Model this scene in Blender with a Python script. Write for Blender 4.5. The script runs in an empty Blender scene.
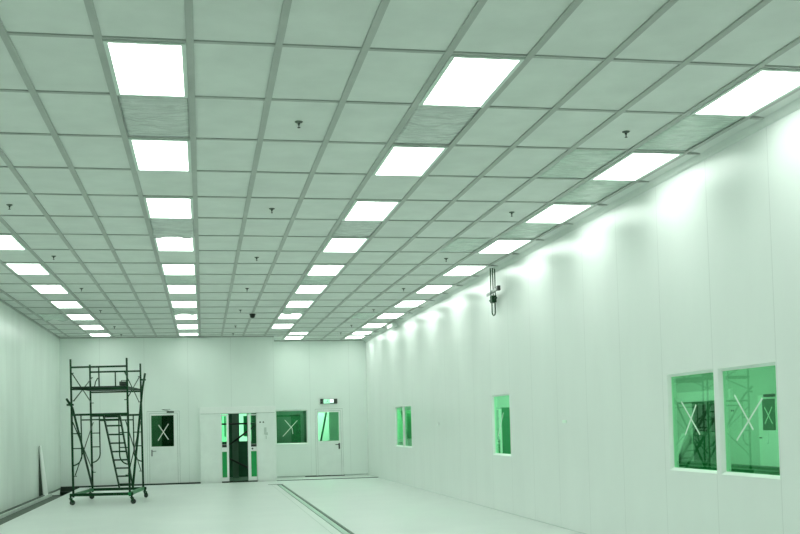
import bpy, bmesh, math, random
from mathutils import Vector, Matrix
random.seed(7)
sc = bpy.context.scene
COL = sc.collection

# ------------------------------------------------------------ measurements (metres)
ZC = 4.136                      # ceiling height
XL, XR = -3.86, 4.93            # side walls
YB, YR, XJ = 29.9, 31.5, 2.03   # back wall, recessed back wall, corner between them
YN = -6.0                       # wall behind the camera
T = 0.6
def LX(i): return (i - 2.0821398502) * T + (0.055 if i <= -2 else 0.03 if i == -1 else 0.0)          # ceiling grid, lines along the hall
def RY(r): return (11.7762783 + 2 * r) * T        # ceiling grid, lines across the hall

# ------------------------------------------------------------ materials
def new_mat(name):
    m = bpy.data.materials.new(name); m.use_nodes = True
    nt = m.node_tree
    return m, nt, nt.nodes['Principled BSDF']

def mat(name, col, rough=0.5, metal=0.0, spec=0.5, var=0.0, scale=4.0, bump=0.0, bscale=200.0, coat=0.0):
    m, nt, b = new_mat(name)
    b.inputs['Roughness'].default_value = rough
    b.inputs['Metallic'].default_value = metal
    b.inputs['Specular IOR Level'].default_value = spec
    b.inputs['Base Color'].default_value = (*col, 1)
    if coat: b.inputs['Coat Weight'].default_value = coat
    tc = nt.nodes.new('ShaderNodeTexCoord')
    n = nt.nodes.new('ShaderNodeTexNoise'); n.inputs['Scale'].default_value = scale
    n.inputs['Detail'].default_value = 5
    nt.links.new(tc.outputs['Object'], n.inputs['Vector'])
    r = nt.nodes.new('ShaderNodeValToRGB')
    v = max(var, 0.03)
    r.color_ramp.elements[0].position = 0.3; r.color_ramp.elements[1].position = 0.7
    r.color_ramp.elements[0].color = (*[c * (1 - v) for c in col], 1)
    r.color_ramp.elements[1].color = (*[min(1, c * (1 + v)) for c in col], 1)
    nt.links.new(n.outputs['Fac'], r.inputs['Fac'])
    nt.links.new(r.outputs['Color'], b.inputs['Base Color'])
    if bump:
        n2 = nt.nodes.new('ShaderNodeTexNoise'); n2.inputs['Scale'].default_value = bscale
        nt.links.new(tc.outputs['Object'], n2.inputs['Vector'])
        bp = nt.nodes.new('ShaderNodeBump'); bp.inputs['Strength'].default_value = bump
        bp.inputs['Distance'].default_value = 0.01
        nt.links.new(n2.outputs['Fac'], bp.inputs['Height'])
        nt.links.new(bp.outputs['Normal'], b.inputs['Normal'])
    return m

def wall_mat(name, col, axis, start, pitch, rough=0.3, spec=0.5, streak=0.02, aniso=0.0, arot=0.0):
    """painted sandwich panels: fine vertical joints every `pitch` metres along `axis`"""
    m, nt, b = new_mat(name)
    N, Lk = nt.nodes.new, nt.links.new
    b.inputs['Roughness'].default_value = rough
    b.inputs['Specular IOR Level'].default_value = spec
    tc = N('ShaderNodeTexCoord'); sx = N('ShaderNodeSeparateXYZ'); Lk(tc.outputs['Object'], sx.inputs[0])
    def math_(op, a, bb):
        n = N('ShaderNodeMath'); n.operation = op
        for i, q in enumerate((a, bb)):
            if q is None: continue
            if isinstance(q, (int, float)): n.inputs[i].default_value = q
            else: Lk(q, n.inputs[i])
        return n.outputs[0]
    u = math_('SUBTRACT', sx.outputs[axis], start)
    u = math_('DIVIDE', u, pitch)
    fr = math_('FRACT', u, None)
    fr = math_('SUBTRACT', fr, 0.5)
    fr = math_('ABSOLUTE', fr, None)
    d = math_('SUBTRACT', 0.5, fr)                       # 0 at a joint
    d = math_('MULTIPLY', d, pitch)
    line = math_('LESS_THAN', d, 0.005)
    noise = N('ShaderNodeTexNoise'); noise.inputs['Scale'].default_value = 1.6; noise.inputs['Detail'].default_value = 6
    mp = N('ShaderNodeMapping'); mp.inputs['Scale'].default_value = (1, 1, 0.35)
    Lk(tc.outputs['Object'], mp.inputs['Vector']); Lk(mp.outputs['Vector'], noise.inputs['Vector'])
    r = N('ShaderNodeValToRGB')
    r.color_ramp.elements[0].position = 0.3; r.color_ramp.elements[1].position = 0.7
    r.color_ramp.elements[0].color = (*[c * (1 - streak) for c in col], 1)
    r.color_ramp.elements[1].color = (*[min(1, c * (1 + streak)) for c in col], 1)
    Lk(noise.outputs['Fac'], r.inputs['Fac'])
    mx = N('ShaderNodeMix'); mx.data_type = 'RGBA'
    Lk(line, mx.inputs['Factor']); Lk(r.outputs['Color'], mx.inputs['A'])
    mx.inputs['B'].default_value = (*[c * 0.86 for c in col], 1)
    tg = N('ShaderNodeTangent'); tg.direction_type = 'RADIAL'; tg.axis = 'Z'     # paint rolled along the panels: glints smear up and down
    Lk(tg.outputs[0], b.inputs['Tangent'])
    b.inputs['Anisotropic'].default_value = aniso
    b.inputs['Anisotropic Rotation'].default_value = arot
    Lk(mx.outputs['Result'], b.inputs['Base Color'])
    return m

def floor_mat():
    m, nt, b = new_mat('vinyl_floor')
    N, Lk = nt.nodes.new, nt.links.new
    tc = N('ShaderNodeTexCoord')
    n = N('ShaderNodeTexNoise'); n.inputs['Scale'].default_value = 0.9; n.inputs['Detail'].default_value = 8
    Lk(tc.outputs['Object'], n.inputs['Vector'])
    r = N('ShaderNodeValToRGB')
    r.color_ramp.elements[0].position = 0.3; r.color_ramp.elements[0].color = (0.66, 0.71, 0.68, 1)
    r.color_ramp.elements[1].position = 0.72; r.color_ramp.elements[1].color = (0.73, 0.775, 0.745, 1)
    Lk(n.outputs['Fac'], r.inputs['Fac'])
    n2 = N('ShaderNodeTexNoise'); n2.inputs['Scale'].default_value = 9; n2.inputs['Detail'].default_value = 3
    mp = N('ShaderNodeMapping'); mp.inputs['Scale'].default_value = (1, 0.3, 1)
    Lk(tc.outputs['Object'], mp.inputs['Vector']); Lk(mp.outputs['Vector'], n2.inputs['Vector'])
    r2 = N('ShaderNodeValToRGB')                       # a few scuffs
    r2.color_ramp.elements[0].position = 0.70; r2.color_ramp.elements[0].color = (1, 1, 1, 1)
    r2.color_ramp.elements[1].position = 0.78; r2.color_ramp.elements[1].color = (0.82, 0.84, 0.82, 1)
    Lk(n2.outputs['Fac'], r2.inputs['Fac'])
    mx = N('ShaderNodeMix'); mx.data_type = 'RGBA'; mx.blend_type = 'MULTIPLY'; mx.inputs['Factor'].default_value = 1
    Lk(r.outputs['Color'], mx.inputs['A']); Lk(r2.outputs['Color'], mx.inputs['B'])
    Lk(mx.outputs['Result'], b.inputs['Base Color'])
    rr = N('ShaderNodeMapRange'); rr.inputs['To Min'].default_value = 0.25; rr.inputs['To Max'].default_value = 0.42
    Lk(n.outputs['Fac'], rr.inputs['Value']); Lk(rr.outputs['Result'], b.inputs['Roughness'])
    b.inputs['Specular IOR Level'].default_value = 0.35
    return m

def film_mat(name, col, strength=0.8, trans=0.0):
    """crinkled polythene film"""
    m, nt, b = new_mat(name)
    N, Lk = nt.nodes.new, nt.links.new
    b.inputs['Base Color'].default_value = (*col, 1)
    b.inputs['Roughness'].default_value = 0.24
    b.inputs['Specular IOR Level'].default_value = 0.7
    tc = N('ShaderNodeTexCoord')
    mp = N('ShaderNodeMapping'); mp.inputs['Rotation'].default_value = (0, 0, 0.5); mp.inputs['Scale'].default_value = (1.2, 4.2, 1)
    Lk(tc.outputs['Object'], mp.inputs['Vector'])
    w = N('ShaderNodeTexNoise'); w.inputs['Scale'].default_value = 2.4; w.inputs['Detail'].default_value = 7
    w.inputs['Distortion'].default_value = 1.4
    Lk(mp.outputs['Vector'], w.inputs['Vector'])
    bp = N('ShaderNodeBump'); bp.inputs['Strength'].default_value = strength; bp.inputs['Distance'].default_value = 0.05
    Lk(w.outputs['Fac'], bp.inputs['Height']); Lk(bp.outputs['Normal'], b.inputs['Normal'])
    r = N('ShaderNodeValToRGB')
    r.color_ramp.elements[0].position = 0.35; r.color_ramp.elements[0].color = (*[c * 0.9 for c in col], 1)
    r.color_ramp.elements[1].position = 0.65; r.color_ramp.elements[1].color = (*[min(1, c * 1.15) for c in col], 1)
    Lk(w.outputs['Fac'], r.inputs['Fac']); Lk(r.outputs['Color'], b.inputs['Base Color'])
    return m

def emit_mat(name, col, s):
    m = bpy.data.materials.new(name); m.use_nodes = True
    nt = m.node_tree; nt.nodes.clear()
    o = nt.nodes.new('ShaderNodeOutputMaterial'); e = nt.nodes.new('ShaderNodeEmission')
    e.inputs['Color'].default_value = (*col, 1); e.inputs['Strength'].default_value = s
    nt.links.new(e.outputs[0], o.inputs['Surface'])
    return m

def glass_mat(name, tint, refl=1.5, rough=0.0):
    """thin tinted pane: tinted see-through plus Fresnel mirror reflection"""
    m = bpy.data.materials.new(name); m.use_nodes = True
    nt = m.node_tree; nt.nodes.clear(); N, Lk = nt.nodes.new, nt.links.new
    o = N('ShaderNodeOutputMaterial'); t = N('ShaderNodeBsdfTransparent'); g = N('ShaderNodeBsdfGlossy')
    t.inputs['Color'].default_value = (*tint, 1); g.inputs['Roughness'].default_value = rough
    g.inputs['Color'].default_value = (0.55, 1.0, 0.68, 1)
    f = N('ShaderNodeFresnel')
    ge = N('ShaderNodeNewGeometry'); mr = N('ShaderNodeMapRange')        # same mirror strength from both faces of the pane
    mr.inputs['To Min'].default_value = refl; mr.inputs['To Max'].default_value = 1 / refl
    Lk(ge.outputs['Backfacing'], mr.inputs['Value']); Lk(mr.outputs['Result'], f.inputs['IOR'])
    mx = N('ShaderNodeMixShader')
    Lk(f.outputs[0], mx.inputs[0]); Lk(t.outputs[0], mx.inputs[1]); Lk(g.outputs[0], mx.inputs[2])
    Lk(mx.outputs[0], o.inputs['Surface'])
    return m

WALLC = (0.84, 0.87, 0.85)
M = {}
M['wall_right'] = wall_mat('panel_wall_right', WALLC, 1, 0.26, 1.15, rough=0.26, spec=0.24)
M['wall_left'] = wall_mat('panel_wall_left', (0.76, 0.84, 0.785), 1, 0.1, 1.15, rough=0.27, spec=0.4, streak=0.05)
M['wall_back'] = wall_mat('panel_wall_back', (0.80, 0.87, 0.825), 0, -0.40, 1.2, rough=0.3, spec=0.5)
M['tile'] = mat('ceiling_tile', (0.68, 0.72, 0.69), 0.75, var=0.05, scale=3, spec=0.25, bump=0.15, bscale=260)
M['grid'] = mat('ceiling_tee_bar', (0.40, 0.43, 0.405), 0.5, var=0.06, spec=0.3)
M['cove'] = mat('cove_trim', (0.62, 0.67, 0.64), 0.4, var=0.03)
M['floor'] = floor_mat()
M['floor_seam'] = mat('floor_seam', (0.55, 0.62, 0.58), 0.5)
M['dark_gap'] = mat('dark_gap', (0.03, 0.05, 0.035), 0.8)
M['trench'] = mat('trench_lining', (0.09, 0.12, 0.095), 0.7, var=0.25, scale=6)
M['ledge'] = mat('pale_ledge', (0.56, 0.64, 0.58), 0.45, var=0.08)
M['strip'] = mat('pale_green_strip', (0.45, 0.62, 0.52), 0.45, var=0.08)
M['lamp_frame'] = mat('lamp_frame_paint', (0.62, 0.72, 0.66), 0.4)
M['lamp'] = emit_mat('lamp_diffuser', (0.885, 1.0, 0.92), 4.2)
M['door'] = mat('door_paint', (0.80, 0.86, 0.82), 0.4, var=0.02)
M['frame'] = mat('frame_paint', (0.84, 0.88, 0.85), 0.38, var=0.02)
M['gasket'] = mat('door_gap_shadow_seal', (0.30, 0.37, 0.32), 0.6)
M['steel'] = mat('brushed_steel', (0.35, 0.38, 0.36), 0.3, metal=0.9, spec=0.5)
M['dark'] = mat('dark_fittings', (0.02, 0.03, 0.022), 0.5)
M['tape'] = mat('masking_tape', (0.72, 0.88, 0.76), 0.6, var=0.05)
M['scaf'] = mat('green_scaffold_paint', (0.002, 0.045, 0.012), 0.42, spec=0.25, var=0.25, scale=12)
M['scaf_highlight'] = mat('green_beam_highlight', (0.01, 0.17, 0.05), 0.42, spec=0.3, var=0.25, scale=12)  # lighter green puts the highlight on the base side beams into the colour
M['plank'] = mat('dark_platform_board', (0.008, 0.04, 0.018), 0.7, var=0.4, scale=8)
M['rubber'] = mat('black_rubber', (0.02, 0.035, 0.025), 0.6)
M['board'] = mat('pale_board', (0.78, 0.82, 0.79), 0.5, var=0.04)
M['film'] = film_mat('polythene_film', (0.52, 0.565, 0.54), 0.55)
M['film_green'] = film_mat('green_polythene_film', (0.47, 0.585, 0.51), 0.5)
M['film_pale'] = film_mat('pale_polythene_film', (0.55, 0.66, 0.59), 1.0)
M['glass'] = glass_mat('green_glass', (0.62, 0.92, 0.72), 1.6)
M['glass_mid'] = glass_mat('mid_green_glass', (0.70, 0.985, 0.81), 1.35)
M['glass_door'] = glass_mat('door_glass', (0.5, 0.8, 0.58), 1.35)
M['room_pale'] = mat('next_room_wall', (0.55, 0.66, 0.58), 0.6)
M['room_mid'] = mat('next_room_grey_green', (0.12, 0.22, 0.15), 0.6, var=0.1)
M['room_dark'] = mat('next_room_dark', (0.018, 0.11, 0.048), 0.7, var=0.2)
M['green_panel'] = mat('green_kick_panel', (0.0, 0.36, 0.08), 0.35, var=0.08)
M['lit_window'] = emit_mat('daylit_window', (0.34, 1.0, 0.52), 0.75)
M['added_lamp'] = emit_mat('added_room_lamp', (0.8, 1.0, 0.87), 18.0)  # for unseen panels added to brighten the rooms beyond the glass
M['exit_green'] = emit_mat('exit_sign_green', (0.42, 1.0, 0.6), 0.8)
M['exit_white'] = emit_mat('exit_sign_white', (0.8, 1.0, 0.88), 0.95)
M['exit_mid'] = emit_mat('exit_sign_mid_green', (0.12, 0.62, 0.3), 0.6)
M['clutter'] = mat('green_pipework', (0.01, 0.13, 0.045), 0.5, var=0.4, scale=10)

# ------------------------------------------------------------ mesh helpers
class MB:
    def __init__(s): s.bm = bmesh.new()
    def box(s, x0, y0, z0, x1, y1, z1, bev=0.0):
        r = bmesh.ops.create_cube(s.bm, size=1)
        vs = r['verts']
        c = Vector(((x0 + x1) / 2, (y0 + y1) / 2, (z0 + z1) / 2)); d = Vector((abs(x1 - x0), abs(y1 - y0), abs(z1 - z0)))
        for v in vs: v.co = Vector((v.co.x * d.x, v.co.y * d.y, v.co.z * d.z)) + c
        if bev:
            es = list({e for v in vs for e in v.link_edges})
            bmesh.ops.bevel(s.bm, geom=es, offset=bev, segments=2, affect='EDGES', profile=0.7)
        return s
    def obox(s, a, b, w, h, up=(0, 0, 1), bev=0.0):
        """bar of section w x h from a to b"""
        a = Vector(a); b = Vector(b); d = (b - a); L = d.length; d.normalize()
        up = Vector(up); sd = d.cross(up)
        if sd.length < 1e-4: sd = d.cross(Vector((0, 1, 0)))
        sd.normalize(); u = sd.cross(d)
        vs = []
        for t in (0, L):
            for i, j in ((-1, -1), (1, -1), (1, 1), (-1, 1)):
                vs.append(s.bm.verts.new(a + d * t + sd * (i * w / 2) + u * (j * h / 2)))
        for f in ((3, 2, 1, 0), (4, 5, 6, 7), (0, 1, 5, 4), (1, 2, 6, 5), (2, 3, 7, 6), (3, 0, 4, 7)):
            s.bm.faces.new([vs[k] for k in f])
        return s
    def tube(s, pts, r, seg=10, cap=True):
        pts = [Vector(p) for p in pts]; rings = []
        for i, p in enumerate(pts):
            if i == 0: d = pts[1] - p
            elif i == len(pts) - 1: d = p - pts[i - 1]
            else: d = (pts[i + 1] - p).normalized() + (p - pts[i - 1]).normalized()
            d.normalize()
            ref = Vector((0, 0, 1)) if abs(d.z) < 0.9 else Vector((0, 1, 0))
            if i and abs(prev_ref.dot(d)) < 0.95: ref = prev_ref
            prev_ref = ref
            a = d.cross(ref).normalized(); b = a.cross(d)
            rings.append([s.bm.verts.new(p + a * r * math.cos(2 * math.pi * k / seg) + b * r * math.sin(2 * math.pi * k / seg)) for k in range(seg)])
        for r0, r1 in zip(rings, rings[1:]):
            for k in range(seg):
                f = s.bm.faces.new((r0[k], r0[(k + 1) % seg], r1[(k + 1) % seg], r1[k])); f.smooth = True
        if cap: s.bm.faces.new(rings[0][::-1]); s.bm.faces.new(rings[-1])
        return s
    def lathe(s, prof, c, axis='z', seg=20):
        """prof: (radius, height) pairs"""
        c = Vector(c); rings = []
        for r, h in prof:
            ring = []
            for k in range(seg):
                a = 2 * math.pi * k / seg; p = Vector((max(r, 1e-4) * math.cos(a), max(r, 1e-4) * math.sin(a), h))
                if axis == 'x': p = Vector((p.z, p.x, p.y))
                if axis == 'y': p = Vector((p.y, p.z, p.x))
                ring.append(s.bm.verts.new(c + p))
            rings.append(ring)
        for r0, r1 in zip(rings, rings[1:]):
            for k in range(seg):
                f = s.bm.faces.new((r0[k], r0[(k + 1) % seg], r1[(k + 1) % seg], r1[k])); f.smooth = True
        s.bm.faces.new(rings[0][::-1]); s.bm.faces.new(rings[-1])
        return s
    def poly(s, pts, th):
        """flat outline pts extruded by vector th"""
        th = Vector(th); a = [s.bm.verts.new(Vector(p)) for p in pts]; b = [s.bm.verts.new(Vector(p) + th) for p in pts]
        s.bm.faces.new(a[::-1]); s.bm.faces.new(b); n = len(a)
        for i in range(n): s.bm.faces.new((a[i], a[(i + 1) % n], b[(i + 1) % n], b[i]))
        return s
    def build(s, name, m, parent=None, **kw):
        bmesh.ops.recalc_face_normals(s.bm, faces=s.bm.faces)
        me = bpy.data.meshes.new(name); s.bm.to_mesh(me); s.bm.free()
        me.materials.append(m if not isinstance(m, str) else M[m])
        o = bpy.data.objects.new(name, me); COL.objects.link(o)
        if parent is not None:
            o.parent = parent
            p = parent; off = Vector((0, 0, 0))
            q = parent
            while q is not None: off += q.location; q = q.parent
            me.transform(Matrix.Translation(-off))
        for k, v in kw.items(): o[k] = v
        return o

def tag(o, label=None, cat=None, group=None, kind=None):
    if label: o['label'] = label
    if cat: o['category'] = cat
    if group: o['group'] = group
    if kind: o['kind'] = kind
    return o
def empty(name, loc):
    o = bpy.data.objects.new(name, None); COL.objects.link(o); o.location = loc; o.empty_display_size = 0.1
    return o
def struct(name, mb, m, parent=None, label=None):
    o = mb.build(name, m, parent)
    if parent is None: o['kind'] = 'structure'
    if label: o['label'] = label
    return o
def copy_tree(o, parent=None):
    c = o.copy(); COL.objects.link(c)
    if parent is not None: c.parent = parent
    for ch in [x for x in bpy.data.objects if x.parent == o]: copy_tree(ch, c)
    return c

def holed(axis, pos, thick, u0, u1, z0, z1, holes):
    """wall slab with rectangular openings. axis 'x': plane x=pos, runs along y; 'y': plane y=pos, runs along x.
       thick extends from pos away from the hall (signed)"""
    us = sorted({u0, u1, *[h[0] for h in holes], *[h[1] for h in holes]})
    zs = sorted({z0, z1, *[h[2] for h in holes], *[h[3] for h in holes]})
    mb = MB(); cache = {}
    def V(u, z, d):
        k = (round(u, 5), round(z, 5), d)
        if k not in cache:
            p = pos + (thick if d else 0)
            cache[k] = mb.bm.verts.new((p, u, z) if axis == 'x' else (u, p, z))
        return cache[k]
    def solid(i, j):
        if i < 0 or j < 0 or i >= len(us) - 1 or j >= len(zs) - 1: return False
        cu = (us[i] + us[i + 1]) / 2; cz = (zs[j] + zs[j + 1]) / 2
        return not any(h[0] < cu < h[1] and h[2] < cz < h[3] for h in holes)
    for i in range(len(us) - 1):
        for j in range(len(zs) - 1):
            if not solid(i, j): continue
            a, b, c, d = us[i], us[i + 1], zs[j], zs[j + 1]
            for k in (0, 1): mb.bm.faces.new([V(a, c, k), V(b, c, k), V(b, d, k), V(a, d, k)])
            for (ni, nj, p, q) in ((i - 1, j, (a, c), (a, d)), (i + 1, j, (b, c), (b, d)), (i, j - 1, (a, c), (b, c)), (i, j + 1, (a, d), (b, d))):
                if not solid(ni, nj):
                    mb.bm.faces.new([V(*p, 0), V(*q, 0), V(*q, 1), V(*p, 1)])
    return mb

# ------------------------------------------------------------ floor, trenches
fl = MB()
TX0, TX1 = 1.885, 2.055          # channel along the hall
TL = -3.33                       # edge of the side trench
YE = 29.62
fl.box(TL, YN, -0.05, TX0, YE, 0.0)
fl.box(TX1, YN, -0.05, XR, YE, 0.0)
fl.box(TX0, 27.78, -0.05, TX1, YE, 0.0)
fl.box(XJ, YE + 0.12, -0.05, XR, YR, -0.004)
floor = struct('floor', fl, 'floor', label='pale glossy seamless vinyl floor')
b = MB(); b.box(XL, YN, -0.42, XR, YR, -0.40)
b.box(XL, YE, -0.12, XR, YE + 0.3, -0.10)
b.box(XJ, YE + 0.001, -0.05, XR, YE + 0.12, 0.012)
b.box(XL, YB - 0.03, -0.39, XJ - 0.001, YB - 0.002, 0.03)
struct('trim_1', b, 'dark_gap', label='dark gap at the foot of the back wall')
b = MB(); b.box(TX0, YN, -0.06, TX1, 27.78, -0.045); b.box(TX1 - 0.035, YN, -0.05, TX1 - 0.001, 27.78, -0.006)
b.box(TX0 + 0.001, YN, -0.05, TX0 + 0.02, 27.78, -0.012)
M['channel_edge'] = mat('channel_edge', (0.20, 0.27, 0.22), 0.6)
struct('trim_2', b, 'channel_edge', label='dark channel edging running down the floor')
b = MB(); b.box(TX0 + 0.035, YN, -0.045, TX1 - 0.05, 27.74, -0.012, bev=0.004)
struct('trim_3', b, 'strip', label='pale green strip lying in the floor channel')
b = MB(); b.box(TX0 - 0.22, 27.74, 0.0, TX1 - 0.01, 27.83, 0.004)
struct('trim_4', b, 'dark_gap', label='short dark cover plate across the end of the floor channel')
b = MB(); b.box(1.745, YN, 0.0, 1.757, 27.7, 0.0015)
struct('trim_5', b, 'floor_seam', label='faint welded seam in the vinyl floor')
# side trench: pale ledge with a pipe, grey channel, deep black part at the far end
b = MB(); b.box(-3.64, YN, -0.10, TL, 26.6, -0.03)
b.box(TL - 0.012, YN, -0.03, TL - 0.001, 26.6, -0.004)
struct('trim_6', b, 'trench', label='grey open channel beside the left wall')
b = MB(); b.box(XL, YN, -0.10, -3.64, 26.6, 0.0, bev=0.006); b.poly([(XL, 26.6, -0.012), (-3.46, 26.6, -0.012), (-3.84, 29.6, -0.012), (XL, 29.6, -0.012)], (0, 0, 0.012))
b.box(-3.68, YN, 0.0, -3.64, 26.6, 0.035, bev=0.004)
struct('trim_7', b, 'ledge', label='pale concrete ledge at the foot of the left wall')
b = MB(); b.tube([(-3.755, YN + 0.1, 0.025), (-3.755, 28.9, 0.025)], 0.022, 10)
tag(b.build('floor_pipe', 'trench'), 'thin grey-green pipe running along the foot of the left wall', 'pipe')
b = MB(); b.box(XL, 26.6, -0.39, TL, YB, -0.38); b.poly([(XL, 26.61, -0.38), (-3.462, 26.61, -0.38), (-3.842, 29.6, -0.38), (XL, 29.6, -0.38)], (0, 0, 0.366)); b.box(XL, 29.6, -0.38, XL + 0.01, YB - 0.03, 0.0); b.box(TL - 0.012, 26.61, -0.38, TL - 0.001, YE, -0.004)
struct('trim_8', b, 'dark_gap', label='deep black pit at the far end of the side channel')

# ------------------------------------------------------------ walls
WZ0, WZ1 = 0.945, 1.970
winR = [(8.32, 9.36), (9.45, 10.49), (16.39, 17.46), (24.60, 25.62), (25.70, 26.73)]
wr = holed('x', XR, 0.10, YN, YR + 0.1, -0.1, ZC + 0.1, [(a, c, WZ0, WZ1) for a, c in winR])
struct('wall_right', wr, 'wall_right', label='long pale panelled wall with observation windows')
wl = MB(); wl.box(XL - 0.1, YN, -0.45, XL, YB, ZC + 0.1)
struct('wall_left', wl, 'wall_left', label='pale glossy panelled left wall')
D1 = (-1.535, -0.655, 0.0, 2.035)
wb = holed('y', YB, 0.10, XL - 0.1, XJ, -0.1, ZC + 0.1, [(D1[0], D1[1], -0.1, D1[3]), (0.50, 1.49, -0.1, 1.93)])
struct('wall_back', wb, 'wall_back', label='pale panelled back wall')
wj = MB(); wj.box(XJ - 0.10, YB + 0.1, -0.1, XJ, YR + 0.1, ZC + 0.1)
struct('wall_return', wj, 'wall_back')
D3 = (3.345, 4.175, 0.02, 2.03)
wq = holed('y', YR, 0.10, XJ, XR, -0.1, ZC + 0.1, [(2.144, 3.106, 1.0, 2.024), (D3[0], D3[1], 0.02, D3[3])])
struct('wall_recess', wq, 'wall_back', label='recessed part of the back wall')
wn = MB(); wn.box(XL, YN - 0.1, -0.1, XR, YN, ZC + 0.1)
struct('wall_behind', wn, 'wall_back')
# plinth line of the recess
b = MB(); b.box(2.16, YR - 0.012, 0.02, D3[0], YR, 0.035); b.box(D3[1], YR - 0.012, 0.02, XR, YR, 0.035)
struct('baseboard_back', b, 'gasket')
b = MB(); b.box(XR - 0.004, YN, 0.0, XR, YR, 0.010)
struct('baseboard_right', b, 'floor_seam')
# door floor strip edge (dark) under door 3
b = MB(); b.box(3.0, YR - 0.02, 0.0, 4.2, YR - 0.013, 0.022)
struct('trim_9', b, 'dark_gap')

# ------------------------------------------------------------ ceiling
b = MB(); b.box(XL, YN, ZC, XR, YR, ZC + 0.05)
ceil = struct('ceiling', b, 'tile', label='suspended ceiling of pale rectangular tiles')
g = MB()
HB = 0.014
for i in range(-4, 11):
    x = LX(i); ye = YR if x > XJ - 0.3 else YB
    g.box(x - 0.026, YN, ZC - HB, x + 0.026, YR if x > XJ else YB, ZC)
rows = list(range(-10, 18)) + [18]
for r in rows:
    y = RY(r)
    if y < YN or y > YR: continue
    g.box(XL, y - 0.018, ZC - HB + 0.003, LX(10), y + 0.018, ZC)
g.box(XL, RY(18.62) - 0.015, ZC - HB + 0.003, LX(10), RY(18.62) + 0.015, ZC)
g.box(XJ, RY(19.0) - 0.015, ZC - HB + 0.003, LX(10), RY(19.0) + 0.015, ZC)
g.box(XJ, RY(19.85) - 0.015, ZC - HB + 0.003, LX(10), RY(19.85) + 0.015, ZC)
grid = struct('ceiling_grid', g, 'grid', ceil, label='grey ceiling grid bars')
# cove strip beside the right wall with its short cross bars
b = MB()
prof = [(LX(10), ZC - 0.004), (4.875, ZC - 0.022), (4.905, ZC - 0.07), (4.928, ZC - 0.085), (4.928, ZC - 0.001), (LX(10), ZC - 0.001)]
b.poly([(x, YN, z) for x, z in prof], (0, YR - YN, 0))
struct('trim_10', b, 'cove', label='pale cove strip between ceiling and right wall')
b = MB()
for r in range(-6, 20):
    y = RY(r)
    if y > YN: b.box(LX(10) + 0.01, y - 0.02, ZC - 0.03, 4.88, y + 0.02, ZC - 0.004)
struct('trim_11', b, 'grid', label='short bars across the cove strip')
b = MB(); b.box(XL, YN, ZC - 0.03, XL + 0.03, YB, ZC); b.box(XL, YB - 0.03, ZC - 0.03, XJ, YB, ZC)
b.box(XJ, YR - 0.03, ZC - 0.03, XR - 0.06, YR, ZC)
struct('trim_12', b, 'grid', label='grey edge angle around the ceiling')

# ------------------------------------------------------------ ceiling light panels
def light(x0, x1, y0, y1):
    cx, cy = (x0 + x1) / 2, (y0 + y1) / 2
    t = empty('ceiling_light', (cx, cy, ZC - 0.016))
    f = MB(); w = 0.03; z0, z1 = ZC - 0.022, ZC - 0.002
    f.box(x0, y0, z0, x0 + w, y1, z1); f.box(x1 - w, y0, z0, x1, y1, z1)
    f.box(x0 + w, y0, z0, x1 - w, y0 + w, z1); f.box(x0 + w, y1 - w, z0, x1 - w, y1, z1)
    f.build('light_frame', 'lamp_frame', t)
    d = MB(); d.box(x0 + w, y0 + w, ZC - 0.019, x1 - w, y1 - w, ZC - 0.006)
    d.build('diffuser', 'lamp', t, label='glowing white diffuser')
    return t
ORD = ['nearest', 'second nearest', 'third nearest', 'fourth nearest', 'fifth nearest', 'sixth nearest', 'seventh nearest', 'eighth nearest', 'ninth nearest', 'tenth nearest', 'eleventh nearest']
rowsL = [(-3, 'in the leftmost row, over the scaffold side'), (1, 'in the second row from the left'),
         (5, 'in the third row from the left'), (9, 'in the row beside the right wall')]
e = 0.028
base_light = {}
def put_light(i, r0, r1, lab):
    x0, x1 = LX(i) + e, LX(i + 1) - e
    key = (round(r1 - r0, 2))
    y0, y1 = RY(r0) + 0.022, RY(r1) - 0.022
    if key in base_light:
        t = copy_tree(base_light[key]); t.location = ((x0 + x1) / 2, (y0 + y1) / 2, ZC - 0.016)
    else:
        t = light(x0, x1, y0, y1); base_light[key] = t
    tag(t, lab, 'ceiling light', 'square light panels set in the ceiling')
for i, where in rowsL:
    n = 0
    for k in range(-4, 10):
        r0 = 2 * k; r1 = r0 + 1
        if k == 9: r0, r1 = 17.95, 18.58
        ii = i + 1 if (i == 5 and k == 9) else i
        vis = (k >= 3) if i == -3 else (k >= 0)
        if not vis: lab = 'glowing white ceiling light panel %s, outside the photo' % where
        else:
            lab = 'glowing white ceiling light panel, %s one %s' % (ORD[n], where); n += 1
        if not vis and (k < -3): continue
        put_light(ii, r0, r1, lab)
put_light(6, 19.02, 19.83, 'glowing white ceiling light panel in the recess, against the back wall, third row')
put_light(9, 19.02, 19.83, 'glowing white ceiling light panel against the back wall, farthest beside the right wall')

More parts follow.
